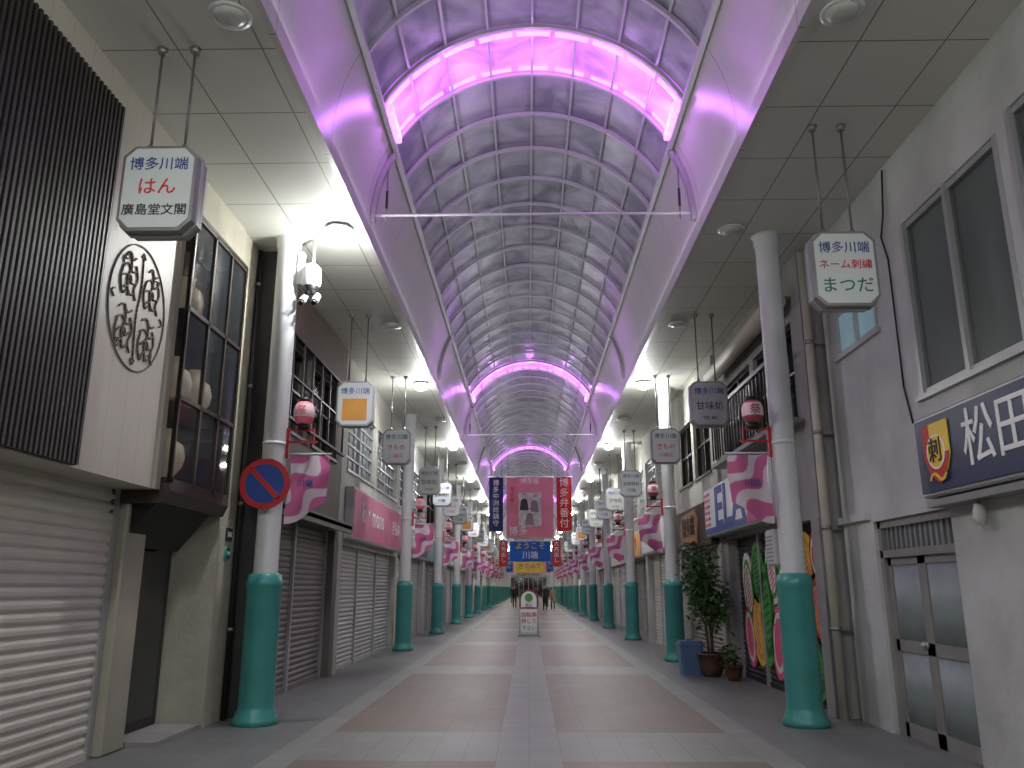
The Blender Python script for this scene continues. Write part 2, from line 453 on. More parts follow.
# ------------------------------------------------------------------ hanging octagonal shop signs
def osign(lines,extra=None,face=signw,top=1.55):
    b=B();w,h,d,c=.3,.37,.1,.09
    oc=lambda w,h,c:[(-w+c,-h),(w-c,-h),(w,-h+c),(w,h-c),(w-c,h),(-w+c,h),(-w,h-c),(-w,-h+c)]
    b.prism(oc(w,h,c),(0,0,0),(1,0,0),UP,-d,d,steel)
    b.prism(oc(w-.025,h-.025,c-.01),(0,0,0),(1,0,0),UP,-d-.008,d+.008,face)
    b.prism(oc(w+.012,h+.012,c),(0,0,0),(1,0,0),UP,-.02,.02,alum)
    for x in (-.14,.14):
        b.cyl((x,0,h),(x,0,top-.05),.012,rod,n=8);b.cyl((x,0,top-.05),(x,0,top),.035,steel,r1=.05,n=12);b.cyl((x,0,h),(x,0,h+.06),.025,steel,n=10)
    for t,sz,z,mt in lines:
        b.text(t,sz,(0,-d-.01,z),(1,0,0),UP,mt)
        b.text(t,sz,(0,d+.01,z),(-1,0,0),UP,mt)
    if extra: extra(b,d)
    return b.mesh('hanging_shop_sign')
hd=('博多川端',.12,.2,inkb)
s1=osign([hd,('はん',.16,0,inkr),('廣島堂文閣',.105,-.2,inkk)],top=1.35)
s2=osign([hd,('ネーム刺繍',.1,.03,inkr),('まつだ',.165,-.18,inkg)])
def ye(b,d):
    for q in (-1,1): b.prism([(-.2,-.28),(.2,-.28),(.2,.08),(-.2,.08)],(0,0,0),(1,0,0),UP,q*(d+.009),q*(d+.013),orange)
s3=osign([hd],ye)
s4=osign([hd,('きもの',.13,-.02,inkr),('川端店',.1,-.2,pink)])
s5=osign([hd,('甘味処',.15,-.05,inkk),('TEL 281',.07,-.24,inkk)],face=M('sign_face_dim',(176,180,176),.4))
s6=osign([hd,('宝飾時計',.12,-.02,inkk),('川端',.12,-.2,inkb)])
gen=[s3,s4,s5,s6]
SL=[(-2.95,5.9,s1),(-2.8,12.8,s3),(-2.78,16.9,s4),(-2.75,22.5,s5),(-2.75,25.9,s6),(-2.8,29.7,s4),(-2.8,33.3,s6)]
SR=[(2.98,7.2,s2),(2.95,12.9,s5),(2.9,16.9,s4),(2.95,23.2,s6),(2.95,27.5,s5),(2.9,31,s6)]
for k in range(14):
    SL.append((-2.82,37.5+4.7*k,gen[k%4]));SR.append((2.92,35.2+4.9*k,gen[(k+2)%4]))
for x,y,m in SL+SR: inst('hanging_shop_sign',m,(x,y,4.6 if m is s1 else 4.4))

# ------------------------------------------------------------------ LEFT building 1
XL=-3.62
b=B()
b.box(-4.6,XL,Y0,7.72,2.43,5.95,stone)
b.box(-4.6,-4.2,Y0,10.15,0,2.43,tanw)
b.box(-4.25,-3.9,7.85,8.3,0,2.44,tanf,bev=.02)
b.box(-4.6,XL,9.5,10.12,0,5.95,tanw)
b.box(-4.6,XL+.02,7.72,9.5,5.4,5.95,tanw)
b.box(-4.6,-4.0,7.72,9.5,2.2,5.4,brownw)
b.box(-4.6,XL+.03,9.42,9.55,2.4,5.45,tanf);b.box(-4.6,XL+.03,7.7,7.8,2.43,5.95,tanf)
b.box(-4.6,-4.15,8.3,9.5,2.1,2.3,tanf)
b.obj('wall_left')
b=B();b.shutter((-4.02,-2,0),(0,1,0),UP,9.8,2.43,sheetl,pitch=.1,depth=.022)
b.box(-4.1,-3.98,7.76,7.84,0,2.43,alum);b.box(-4.1,-3.98,-2.1,-2,0,2.43,alum)
b.obj('roller_shutter')
b=B();y0,y1,z0,z1=3.6,6.27,2.44,5.62
b.box(XL,XL+.03,y0,y1,z0,z1,dark)
y=y0+.02
louv=M('louvre_brown_black',(46,42,40),.45,var=.2)
while y<y1-.03: b.box(XL+.03,XL+.075,y,y+.03,z0,z1,louv);y+=.062
b.obj('louvre_panel')
b=B();c=(XL+.004,7.02,4.02);eng=M('engraved_brown',(92,84,74),.7)
b.ring(c,(0,1,0),UP,.588,.6,-.002,.008,eng,n=64,sx=.9)
# carved seal monogram: four columns of curling brush strokes
def P3(u,w): return (XL+.006,7.02+u,4.02+w)
def stroke(pts,r=.011):
    # catmull-rom through 2-D points
    P=[pts[0]]+pts+[pts[-1]];out=[]
    for i in range(1,len(P)-2):
        for k in range(6):
            t=k/6;q=[.5*((2*P[i][a])+(-P[i-1][a]+P[i+1][a])*t+(2*P[i-1][a]-5*P[i][a]+4*P[i+1][a]-P[i+2][a])*t*t+(-P[i-1][a]+3*P[i][a]-3*P[i+1][a]+P[i+2][a])*t**3) for a in (0,1)]
            out.append(q)
    out.append(pts[-1]);b.tube([P3(*q) for q in out],r,eng,n=5)
rs=random.Random(5)
for qx in (-1,1):
    for qz in (-1,1):
        cx,cz=qx*.22,qz*.25
        for k in range(4):
            z=cz+.17-.11*k;w=.15-.02*abs(k-1.5)-(.03 if qz*(1.5-k)>0 else 0)
            stroke([(cx-w,z-.02*rs.random()),(cx-w*.3,z+.035),(cx+w*.3,z-.02),(cx+w,z+.03*rs.random())])
        stroke([(cx-.02,cz+.21),(cx+.02,cz+.08),(cx-.03,cz-.05),(cx+.01,cz-.2)])
        stroke([(cx-.12,cz+.05),(cx-.15,cz-.08),(cx-.1,cz-.2),(cx-.04,cz-.17)])
        stroke([(cx+.1,cz+.12),(cx+.15,cz),(cx+.1,cz-.12),(cx+.15,cz-.2)])
        stroke([(cx+.05*math.cos(a*.8)*(1-a/9),cz-.05+.06*math.sin(a*.8)*(1-a/9)) for a in range(8)],.008)
stroke([(0,.5),(.02,.2),(-.02,-.1),(.01,-.5)],.009)
for a in range(0,360,45):
    ca,sa=math.cos(rad(a)),math.sin(rad(a));stroke([(.44*ca-.04*sa,.49*sa+.04*ca),(.49*ca,.54*sa),(.44*ca+.04*sa,.49*sa-.04*ca)],.008)
b.obj('wall_emblem')
b=B();x=-3.5;y0,y1,z0,z1=7.82,9.4,2.5,5.38;fm=M('bay_frame_bronze',(66,56,48),.4,.3)
for yy in (y0,y0+.55,y0+1.05,y1-.05): b.box(x-.04,x,yy,yy+.045,z0,z1,fm)
for zz in (z0,3.35,4.3,z1-.05): b.box(x-.04,x,y0,y1,zz,zz+.045,fm)
b.box(x-.025,x-.02,y0,y1,z0,z1,wglass)
b.box(-4.0,x,y1-.03,y1,z0,z1,fm);b.box(-4.0,x,y0,y1,z1-.02,z1+.03,fm)
b.box(-3.62,x,y0,y0+.02,z0,z1,wglass)
b.prism([(0,0),(.45,0),(.5,.12),(.5,.2),(0,.2)],(-4.0,y0,z0-.2),(1,0,0),UP,0,-(y1-y0),fm)
b.prism([(0,0),(.34,.42),(.45,.42),(0,.42)],(-4.0,y0+.1,z0-.6),(1,0,0),UP,0,-(y1-y0-.2),dark)
b.box(-3.98,-3.55,y0,y1,3.33,3.36,wood);b.box(-3.98,-3.55,y0,y1,4.28,4.31,fm)
for yy,zz in ((8.2,2.62),(8.2,3.4),(8.75,3.4),(8.3,4.34)):
    b.lathe([(.0,0),(.1,0),(.17,.1),(.19,.2),(.16,.32),(.08,.38),(.07,.46),(.09,.48)],(-3.75,yy,zz),paper,n=20)
    b.lathe([(.0,0),(.06,0),(.08,.02)],(-3.75,yy,zz+.47),dark,n=16)
b.obj('display_bay_window')
b=B();dm=M('door_black',(28,27,28),.3)
b.box(-4.19,-4.13,8.34,9.46,0.05,2.1,dm);b.box(-4.13,-4.115,8.45,8.5,.07,2.05,alum);b.box(-4.13,-4.12,8.55,9.35,.15,1.95,dglass)
b.cyl((-4.08,8.62,.9),(-4.08,8.62,1.3),.012,alum,n=8);b.box(-4.13,-4.07,8.61,8.63,.92,.94,alum);b.box(-4.13,-4.07,8.61,8.63,1.26,1.28,alum)
b.obj('door_1')
b=B();b.box(XL,XL+.02,9.72,9.9,2.05,2.2,M('plaque_dark',(50,56,62),.4));b.text('川端',.07,(XL+.022,9.81,2.12),(0,1,0),UP,whitet);b.obj('wall_plaque')
b=B();b.ring((XL+.01,9.8,1.9),(0,1,0),UP,0,.09,-.01,.01,M('sticker_green',(60,150,110),.5),n=24);b.ring((XL+.012,9.8,1.9),(0,1,0),UP,.0,.06,-.01,.012,blue,n=24);b.text('禁煙',.05,(XL+.026,9.8,1.9),(0,1,0),UP,whitet);b.obj('no_smoking_sticker')
b=B();b.cyl((-3.58,10.02,0),(-3.58,10.02,5.9),.03,dark,n=10)
for z in (1,2.5,4,5.4): b.cyl((-3.58,10.02,z),(-3.58,10.02,z+.04),.037,steel,n=10)
b.obj('drain_pipe')
b=B();b.box(-4.12,-3.62,8.35,9.45,0,.05,greyw);b.obj('door_step')

# ------------------------------------------------------------------ generic facade
def facade(s,y0,y1,wall,xs=3.6,shut=sheet,zs=2.5,sign=None,signtxt='',win='dark',lit=False,nsh=2):
    nm='wall_left' if s<0 else 'wall_right'
    X=lambda a:s*a
    b=B()
    wz0,wz1=3.75,5.1;m=.45
    b.box(X(xs+.3),X(4.6),y0,y1,0,5.95,wall)
    b.box(X(xs),X(xs+.3),y0,y1,zs,wz0,wall);b.box(X(xs),X(xs+.3),y0,y1,wz1,5.95,wall)
    for a,c in ((y0,y0+m),(y1-m,y1),((y0+y1)/2-.12,(y0+y1)/2+.12)): b.box(X(xs),X(xs+.3),a,c,wz0,wz1,wall)
    for a,c in ((y0,y0+.28),(y1-.28,y1)): b.box(X(xs-.02),X(xs+.3),a,c,0,zs,wall)
    b.obj(nm)
    fr=frame(s)
    for a,c in ((y0+m,(y0+y1)/2-.12),((y0+y1)/2+.12,y1-m)):
        w=B();g=dglass if win=='dark' else frost
        w.box(X(xs+.2),X(xs+.22),a,c,wz0,wz1,g)
        fm=alum if win!='dark' else fm_b
        for q in (a,(a+c)/2-.02,c-.04): w.box(X(xs+.06),X(xs+.14),q,q+.045,wz0,wz1,fm)
        nz=2 if win=='dark' else 5
        for k in range(nz+1):
            z=wz0+(wz1-wz0-.04)*k/nz;w.box(X(xs+.07),X(xs+.13),a,c,z,z+.04,fm)
        if win=='mun':
            for k in range(1,6):
                q=a+(c-a)*k/6;w.box(X(xs+.08),X(xs+.12),q,q+.025,wz0,wz1,fm)
        w.box(X(xs-.03),X(xs+.2),a-.03,c+.03,wz0-.05,wz0,fm)
        w.obj('window_1')
    a,c=y0+.28,y1-.28
    if lit:
        w=B();w.box(X(xs+.26),X(xs+.29),a,c,.5,zs-.3,shopglow);w.box(X(xs+.05),X(xs+.3),a,c,0,.5,wall)
        for k in range(5):
            q=a+(c-a-.05)*k/4;w.box(X(xs+.1),X(xs+.16),q,q+.05,.5,zs,alum)
        w.box(X(xs+.1),X(xs+.3),a,c,zs-.3,zs,alum)
        for k in range(12):
            q=a+.1+(c-a-.3)*R.random();w.box(X(xs+.18),X(xs+.24),q,q+.2,.5,.7+R.random(),R.choice([pink,wood,navy,orange,white]))
        w.obj('shop_window_display')
    else:
        w=B();ww=(c-a)/nsh
        for k in range(nsh):
            yy=a+ww*k+.04
            org=(X(xs+.16),yy if s<0 else yy+ww-.08,0)
            w.shutter(org,fr,UP,ww-.08,zs,shut)
            w.box(X(xs+.1),X(xs+.2),a+ww*k-.04,a+ww*k+.04,0,zs,alum)
        w.box(X(xs+.1),X(xs+.2),c-.04,c+.04,0,zs,alum)
        w.obj('roller_shutter')
    if sign:
        w=B();w.box(X(xs-.16),X(xs),y0+.2,y1-.2,zs+.02,zs+.85,alum,bev=.02);w.box(X(xs-.17),X(xs-.15),y0+.25,y1-.25,zs+.07,zs+.8,sign)
        if signtxt: w.text(signtxt,.5,(X(xs-.175),(y0+y1)/2,zs+.44),fr,UP,whitet if sign not in (signw,yell,orange) else inkr)
        w.obj('shop_signboard')
fm_b=M('window_frame_bronze',(60,54,48),.4,.3)
facade(-1,10.35,14.95,M('charcoal_render',(104,98,92),.8,bump=.3),3.5,sheetb,2.5,None,'', 'dark',nsh=2)
b=B();b.box(-3.62,-3.3,10.15,10.35,0,5.95,M('gap_downpipe_panel',(60,58,56),.7));b.obj('trim_1')
b=B()
b.box(-3.5,-3.44,10.6,14.8,5.15,5.9,brownw)
for k in range(8): b.box(-3.44,-3.41,10.7+k*.56,10.74+k*.56,3.9,5.15,dark)
b.box(-3.46,-3.4,10.6,14.8,3.86,3.9,dark);b.box(-3.46,-3.4,10.6,14.8,5.12,5.16,dark);b.box(-3.46,-3.41,10.6,14.8,4.5,4.53,dark)
b.obj('window_grille')
b=B();b.box(-3.5,-3.2,10.7,14.8,2.52,2.58,greyw);b.box(-3.26,-3.2,10.7,14.8,2.45,2.62,M('awning_edge',(120,116,108),.6));b.obj('shop_canopy')
facade(-1,15.0,21.9,beige,3.5,sheet,2.3,None,'', 'mun',nsh=3)
b=B();b.box(-3.5,-3.32,15.4,21.5,2.4,3.4,alum,bev=.02);b.box(-3.325,-3.31,15.45,21.45,2.45,3.35,M('sign_magenta',(206,112,146),.45))
b.text('ki・mono',.62,(-3.305,17.4,2.95),(0,1,0),UP,whitet);b.text('きもの',.4,(-3.305,20.4,2.9),(0,1,0),UP,whitet);b.obj('shop_signboard')
# right building 1 (plaster)
XR=3.88
b=B()
def wallgrid(b,s,x0,x1,y0,y1,z0,z1,holes,mat):
    ysn=sorted({y0,y1}|{h[0] for h in holes}|{h[1] for h in holes});zsn=sorted({z0,z1}|{h[2] for h in holes}|{h[3] for h in holes})
    for a,c in zip(ysn,ysn[1:]):
        for d,e in zip(zsn,zsn[1:]):
            if any(h[0]<=a+1e-6 and c<=h[1]+1e-6 and h[2]<=d+1e-6 and e<=h[3]+1e-6 for h in holes): continue
            b.box(x0,x1,a,c,d,e,mat)
holes=[(6.03,7.8,3.33,5.15),(3.6,5.88,3.3,5.25),(8.55,9.75,4.28,4.85),(7.55,9.25,0,2.22)]
wallgrid(b,1,XR,4.2,Y0,10.12,0,5.95,holes,plaster)
b.box(4.2,4.6,Y0,10.12,0,5.95,plaster)
b.box(XR-.06,XR,9.3,10.12,2.25,2.33,plaster)
b.obj('wall_right')
blind=M('blind_greygreen',(176,188,182),.8,var=.15,scale=1)
def swin(y0,y1,z0,z1,n,gl=wglass,back=curt,fm=alum):
    b=B();x=XR
    b.box(x+.02,x+.1,y0,y1,z0,z0+.06,fm);b.box(x+.02,x+.1,y0,y1,z1-.06,z1,fm)
    b.box(x-.04,x+.02,y0-.05,y1+.05,z0-.05,z0,fm)
    for k in range(n+1):
        q=y0+(y1-y0-.06)*k/n;b.box(x-.01,x+.07,q,q+.06,z0,z1,fm)
    b.box(x+.03,x+.04,y0,y1,z0,z1,gl);b.box(x+.08,x+.1,y0,y1,z0,z1,back)
    b.obj('window_1')
swin(6.03,7.8,3.33,5.15,2,back=blind);swin(3.6,5.88,3.3,5.25,2,back=blind);swin(8.55,9.75,4.28,4.85,2,gl=M('pane_pale_blue',(150,190,198),.25,emit=.15),back=curt)
b=B();x=XR+.1;dg=M('door_frame_grey',(140,138,134),.5)
b.box(x-.06,x+.04,7.55,7.63,0,2.22,dg);b.box(x-.06,x+.04,9.17,9.25,0,2.22,dg);b.box(x-.06,x+.04,7.55,9.25,2.14,2.22,dg);b.box(x-.06,x+.04,7.55,9.25,1.82,1.9,dg)
b.box(x,x+.02,7.6,9.2,1.9,2.14,frost)
for k in range(14): b.box(x-.03,x,7.64+k*.11,7.66+k*.11,1.9,2.14,steel)
for a,c in ((7.63,8.4),(8.4,9.17)):
    b.box(x-.02,x+.02,a,a+.08,0,1.82,dg);b.box(x-.02,x+.02,c-.08,c,0,1.82,dg);b.box(x-.02,x+.02,a,c,0,.14,dg);b.box(x-.02,x+.02,a,c,.85,.97,dg);b.box(x-.02,x+.02,a,c,1.74,1.82,dg)
    b.box(x,x+.01,a+.08,c-.08,.97,1.74,frost)
    k=a+.1
    while k<c-.1: b.cyl((x+.0,k,.97),(x+.0,k,1.74),.012,frost,n=8);b.cyl((x+.0,k,.14),(x+.0,k,.85),.012,frost,n=8);k+=.03
    b.box(x,x+.01,a+.08,c-.08,.14,.85,frost)
b.cyl((x-.05,8.46,.95),(x-.02,8.46,.95),.035,alum,n=16);b.lathe([(0,0),(.03,0),(.035,.02),(.02,.04),(0,.045)],(x-.05,8.46,.95),alum,axis=(-1,0,0),n=16)
b.obj('door_2')
b=B();b.box(3.68,3.88,3.2,7.62,2.3,3.05,alum,bev=.02);b.box(3.665,3.69,3.24,7.58,2.34,3.01,navy)
b.text('松田ネーム刺繍',.52,(3.66,5.05,2.68),(0,-1,0),UP,whitet,sx=.95)
c=(3.66,7.2,2.68)
poly=[(-.22,.26),(.22,.26),(.22,-.04),(.15,-.17),(0,-.28),(-.15,-.17),(-.22,-.04)]
b.prism(poly,c,(0,-1,0),UP,0,.012,yell)
b.prism([(-.22,-.02),(.22,-.02),(.22,-.04),(.15,-.17),(0,-.28),(-.15,-.17),(-.22,-.04)],c,(0,-1,0),UP,.012,.016,red)
b.prism([(-.22,.26),(-.1,.26),(-.1,-.2),(-.15,-.17),(-.22,-.04)],c,(0,-1,0),UP,.012,.018,red)
b.ring(c,(0,-1,0),UP,.14,.155,.014,.022,whitet,n=30);b.ring(c,(0,-1,0),UP,0,.14,.014,.021,yell,n=30)
b.text('刺',.24,(3.635,7.2,2.68),(0,-1,0),UP,inkk)
b.text('～',.34,(3.64,7.2,2.43),(0,-1,0),UP,yell)
b.box(3.7,3.88,3.0,7.6,2.22,2.28,steel)
b.obj('shop_signboard')
b=B();b.lathe([(0,0),(.035,0),(.05,-.05),(.06,-.12),(.04,-.17),(0,-.18)],(3.79,6.9,2.19),lampoff,n=16);b.cyl((3.79,6.9,2.19),(3.79,6.9,2.22),.02,steel,n=8);b.obj('outdoor_bulb_lamp')
b=B();b.tube([(3.86,8.0,5.9),(3.84,8.05,5.4),(3.86,8.2,5.2),(3.86,8.1,4.9),(3.86,8.1,3.5),(3.86,8.0,3.1)],.01,black,n=6);b.obj('wall_cable')
b=B();b.cyl((3.7,10.2,0),(3.7,10.2,5.9),.055,M('pipe_cream',(186,180,166),.5),n=14)
for z in (1,2.2,3.4,4.6): b.cyl((3.7,10.2,z),(3.7,10.2,z+.05),.065,steel,n=14);b.box(3.7,3.9,10.18,10.22,z,z+.04,steel)
b.obj('drain_pipe')
# right building 2
facade(1,10.3,15.3,greyw,3.66,shbl,2.36,None,'','dark',nsh=3)
b=B();X0=3.795
def ell(cy,cz,ry,rz,mat,d,rot=0,n=28):
    pts=[]
    for i in range(n):
        t=2*math.pi*i/n;a,c=ry*math.cos(t),rz*math.sin(t);pts.append((a*math.cos(rot)-c*math.sin(rot),a*math.sin(rot)+c*math.cos(rot)))
    b.prism(pts,(X0,cy,cz),(0,-1,0),UP,0,d,mat)
mg=M('mural_green',(70,150,66),.5);mw=M('mural_white',(226,224,216),.5);mp=M('mural_pink',(226,90,130),.5);my=M('mural_yellow',(232,200,70),.5);mdg=M('mural_dark_green',(36,88,44),.5)
petals=[(14.3,1.5,.34,.6,mw,.2),(13.75,1.75,.34,.5,mg,-.15),(13.9,.85,.36,.6,my,.3),(13.3,1.1,.38,.8,mg,-.1),(14.4,.7,.3,.5,mp,.2),(12.9,1.75,.32,.5,mw,.15),(12.8,.7,.36,.55,mp,-.2),(12.35,1.3,.36,.75,mw,.1),
 (11.95,.7,.34,.55,mg,-.2),(11.35,1.85,.4,.4,my,.1),(10.95,1.2,.34,.5,orange,.3),(11.45,1.2,.32,.45,orange,-.3),(11.2,.5,.44,.42,mg,0),(10.85,1.9,.28,.34,red,.2)]
for cy,cz,ry,rz,mt,ro in petals:
    ell(cy,cz,ry,rz,mt,.022,ro);ell(cy,cz,ry*.76,rz*.82,{mg:mdg,mw:mg,mp:mw,my:orange,orange:red}.get(mt,mw),.026,ro)
    ell(cy,cz,ry*.56,rz*.66,mt,.03,ro)
    for k in range(-3,4): ell(cy+k*.02,cz+k*rz*.16,ry*.42,.02,{mg:mdg}.get(mt,mp),.033,ro+.4)
b.obj('shutter_mural')
b=B();b.box(3.36,3.64,11.2,15.5,2.42,3.3,alum,bev=.02);b.box(3.345,3.37,11.25,15.45,2.46,3.26,signw)
b.text('ELA',1.0,(3.34,13.6,2.84),(0,-1,0),UP,blue,sx=1.25,off=.02)
b.box(3.34,3.345,11.25,15.45,2.46,2.56,blue)
for k in range(6): b.box(3.33,3.345,15.0,15.4,2.6+k*.11,2.65+k*.11,pink)
b.prism([(-.6,-.4),(.3,-.4),(.6,.4),(-.1,.4)],(3.342,11.95,2.86),(0,-1,0),UP,0,.006,flagm)
b.obj('shop_signboard')
b=B();b.box(3.4,3.66,11.45,11.85,1.8,2.3,white,bev=.03);
for k in range(7): b.box(3.395,3.4,11.5,11.8,1.86+k*.055,1.88+k*.055,steel)
b.obj('air_conditioner_unit')
b=B();cr=M('awning_housing_cream',(190,184,168),.5)
b.cyl((3.45,10.6,5.35),(3.45,14.8,5.35),.13,cr,n=20);b.box(3.45,3.66,10.6,14.8,5.42,5.5,cr);b.obj('awning_housing')
b=B()
for k in range(24): b.box(3.4,3.425,10.6+k*.18,10.625+k*.18,3.75,4.6,fm_b)
b.box(3.38,3.44,10.5,14.85,4.58,4.64,fm_b);b.box(3.38,3.62,10.5,14.85,3.62,3.69,greyw);b.obj('balcony_railing')
facade(1,15.35,19.6,beige,3.6,sheetb,2.3,None,'','dark',nsh=2)
b=B();b.box(3.44,3.6,15.5,19.4,2.3,3.15,M('sign_backing_brown',(60,46,38),.6),bev=.02)
b.prism([(-.9,-.3),(.8,-.34),(.95,.1),(.7,.34),(-.7,.3),(-1,.05)],(3.44,17.4,2.72),(0,-1,0),UP,0,.04,wood);b.text('博多織',.45,(3.39,17.4,2.72),(0,-1,0),UP,inkk);b.obj('shop_signboard')

cols=[beige,greyw,tanw,plaster,brownw,M('offwhite_render',(196,195,190),.8)]
sg=[signw,navy,M('sign_red',(188,44,44),.45),pink,M('sign_teal',(60,130,120),.45),orange,None]
tx=['川端商店街','山本時計店','ぜんざい','仏壇仏具','CAFE','呉服','メガネ','くすり']
for s in (-1,1):
    y=21.95 if s<0 else 19.65;k=0
    while y<146:
        w=R.choice([4.8,5.6,6.5,7.2]);sn=R.choice(sg)
        facade(s,y,min(y+w,149),R.choice(cols),R.choice([3.5,3.56,3.62]),R.choice([sheet,sheetb,sheetl,sheet]),2.4,sn,R.choice(tx) if y<70 else '',R.choice(['dark','mun','frost']),lit=(y>48 and R.random()<.5),nsh=R.choice([2,3]))
        y+=w+.05;k+=1
b=B();b.box(-4.6,4.6,149.2,149.6,0,8.6,greyw);b.box(-2.6,2.6,149.1,149.2,.2,3.2,dglass)
for k in range(7): b.box(-2.6+k*.85,-2.5+k*.85,149.0,149.1,0,3.2,alum)
b.box(-3.2,3.2,148.9,149.15,3.3,4.4,signw);b.text('川端中央街',.8,(0,148.88,3.85),(1,0,0),UP,inkr);b.obj('wall_back')

# ------------------------------------------------------------------ banners
def banner(name,x0,x1,z0,z1,y,mat,items,zt=6.2):
    b=B();n=10;vs=[]
    for i in range(n+1):
        x=x0+(x1-x0)*i/n
        for j in range(9): z=z1+(z0-z1)*j/8;vs.append((x,y+.02*math.sin(i*.8+j*.25),z))
    b.add(vs,[(i*9+j,i*9+j+1,(i+1)*9+j+1,(i+1)*9+j) for i in range(n) for j in range(8)],mat,True)
    b.cyl((x0-.03,y,z1),(x1+.03,y,z1),.018,white,n=8);b.cyl((x0,y,z0),(x1,y,z0),.012,white,n=8)
    for x in (x0+.05,x1-.05): b.cyl((x,y,z1),(x,y,zt),.006,rod,n=6)
    for t,sz,x,z,mt,vert in items:
        if vert:
            for k,ch in enumerate(t): b.text(ch,sz,(x,y-.04,z-k*sz*1.05),(1,0,0),UP,mt)
        else: b.text(t,sz,(x,y-.04,z),(1,0,0),UP,mt)
    return b
photo=M('poster_photo_grey',(196,190,186),.6,var=.3,scale=6)
kg=M('kimono_grey',(132,124,126),.7)
b=banner('x',-.67,.79,3.0,4.9,25.4,pinkb,[('博多座',.2,.06,4.75,whitet,False),('寿初春',.16,-.5,4.5,inkr,True),('博多',.3,-.3,3.2,whitet,False)])
b.box(-.3,.42,25.35,25.36,3.35,4.4,photo);
for (px,pz,mt) in ((-.12,3.9,inkk),(.2,3.85,kg),(.05,3.45,kg)):
    b.prism([(-.14,0),(.14,0),(.1,.3),(.05,.36),(-.05,.36),(-.1,.3)],(px,25.345,pz-.05),(1,0,0),UP,0,.006,mt)
    b.ring((px,25.34,pz+.38),(1,0,0),UP,0,.055,0,.008,M('print_skin',(214,190,176),.6),n=16);b.ring((px,25.34,pz+.41),(1,0,0),UP,0,.05,.0,.004,inkk,n=16)
b.obj('hanging_banner_pink')
banner('x',.9,1.36,3.2,4.9,25.4,M('banner_red',(206,44,42),.8),[('博多弁番付',.3,1.13,4.7,whitet,True)]).obj('hanging_banner_red')
banner('x',-1.22,-.78,3.2,4.9,25.4,M('banner_navy',(34,52,96),.8),[('博多中洲総鎮守',.2,-1.0,4.7,whitet,True)]).obj('hanging_banner_navy')
bl2=M('banner_blue',(30,96,176),.8);by=M('banner_yellow',(226,190,70),.8)
b=banner('x',-.9,1.1,2.75,3.75,40.6,bl2,[('ようこそ',.38,.1,3.5,yell,False),('川端',.4,.1,3.05,whitet,False)],zt=6.2)
b.obj('hanging_banner_blue')
banner('x',-.9,1.1,2.5,3.9,55.8,by,[('中洲川端',.4,.1,3.5,inkr,False),('きてみて',.4,.1,2.9,inkb,False)]).obj('hanging_banner_yellow')
for i,(y,mt) in enumerate(((48,red),(63.4,bl2),(70,pinkb),(78,M('banner_white',(220,220,220),.8)))):
    for x in (-1.7,1.4): banner('x',x,x+.5,2.7,4.2,y,mt,[('大売出し',.3,x+.25,4.0,whitet if i<3 else inkr,True)]).obj('hanging_banner_narrow')

# ------------------------------------------------------------------ no parking sign, camera
b=B();cx,cy,cz=-3.12,9.5,2.7
b.ring((cx,cy,cz),(1,0,0),UP,0,.285,-.01,.006,blue,n=48);b.ring((cx,cy,cz),(1,0,0),UP,.235,.3,-.01,.012,red,n=48)
a=rad(-45);b.prism([(-.25,-.03),(.25,-.03),(.25,.03),(-.25,.03)],(cx,cy,cz),(math.cos(a),0,math.sin(a)),(-math.sin(a),0,math.cos(a)),.006,.012,red)
b.ring((cx,cy+.012,cz),(1,0,0),UP,0,.3,-.006,0,steel,n=48)
for z in (-.12,.12): b.box(cx-.06,cx+.06,cy+.01,cy+.14,cz+z-.02,cz+z+.02,steel);b.lathe([(.142,-.02),(.152,-.02),(.152,.02),(.142,.02)],(-3.12,9.77,cz+z),steel,n=32)
b.obj('no_parking_sign')
b=B()
b.box(-2.97,-2.78,9.74,9.8,5.55,5.6,white);b.box(-2.975,-2.9,9.7,9.84,5.3,5.75,white)
b.lathe([(0,.3),(.07,.28),(.12,.22),(.125,.05),(.12,0),(.1,-.02)],(-2.78,9.7,5.28),white,n=24);b.lathe([(.1,0),(.095,-.05),(.06,-.1),(0,-.12)],(-2.78,9.7,5.27),black,n=20)
b.cyl((-2.86,9.75,5.15),(-2.86,9.6,5.02),.045,white,n=16);b.cyl((-2.7,9.75,5.15),(-2.7,9.6,5.02),.045,white,n=16)
b.cyl((-2.86,9.6,5.02),(-2.86,9.57,4.99),.03,black,n=12);b.cyl((-2.7,9.6,5.02),(-2.7,9.57,4.99),.03,black,n=12)
b.cyl((-2.78,9.75,5.6),(-2.78,9.75,5.9),.02,white,n=8)
b.obj('security_camera')
# ------------------------------------------------------------------ stand sign
b=B()
b.box(-.34,.36,26.95,27.35,0,.05,steel);b.box(-.3,.32,27.1,27.16,.05,.85,white,bev=.01)
b.box(-.26,.28,27.09,27.1,.12,.8,signw)
b.text('自転車',.17,(.01,27.085,.66),(1,0,0),UP,red);b.text('押して',.17,(.01,27.085,.45),(1,0,0),UP,red);b.text('下さい',.15,(.01,27.085,.24),(1,0,0),UP,inkk)
pts=[(-.3,.85),(.32,.85),(.32,1.15)]+[(.01+.31*math.cos(rad(t)),1.15+.31*math.sin(rad(t))) for t in range(15,180,15)]+[(-.3,1.15)]
b.prism(pts,(0,27.16,0),(1,0,0),UP,0,.05,M('stand_brown',(120,60,50),.5))
pts2=[(.01+(x-.01)*.82,1.1+(z-1.1)*.82) for x,z in pts];b.prism(pts2,(0,27.11,0),(1,0,0),UP,0,.015,signw)
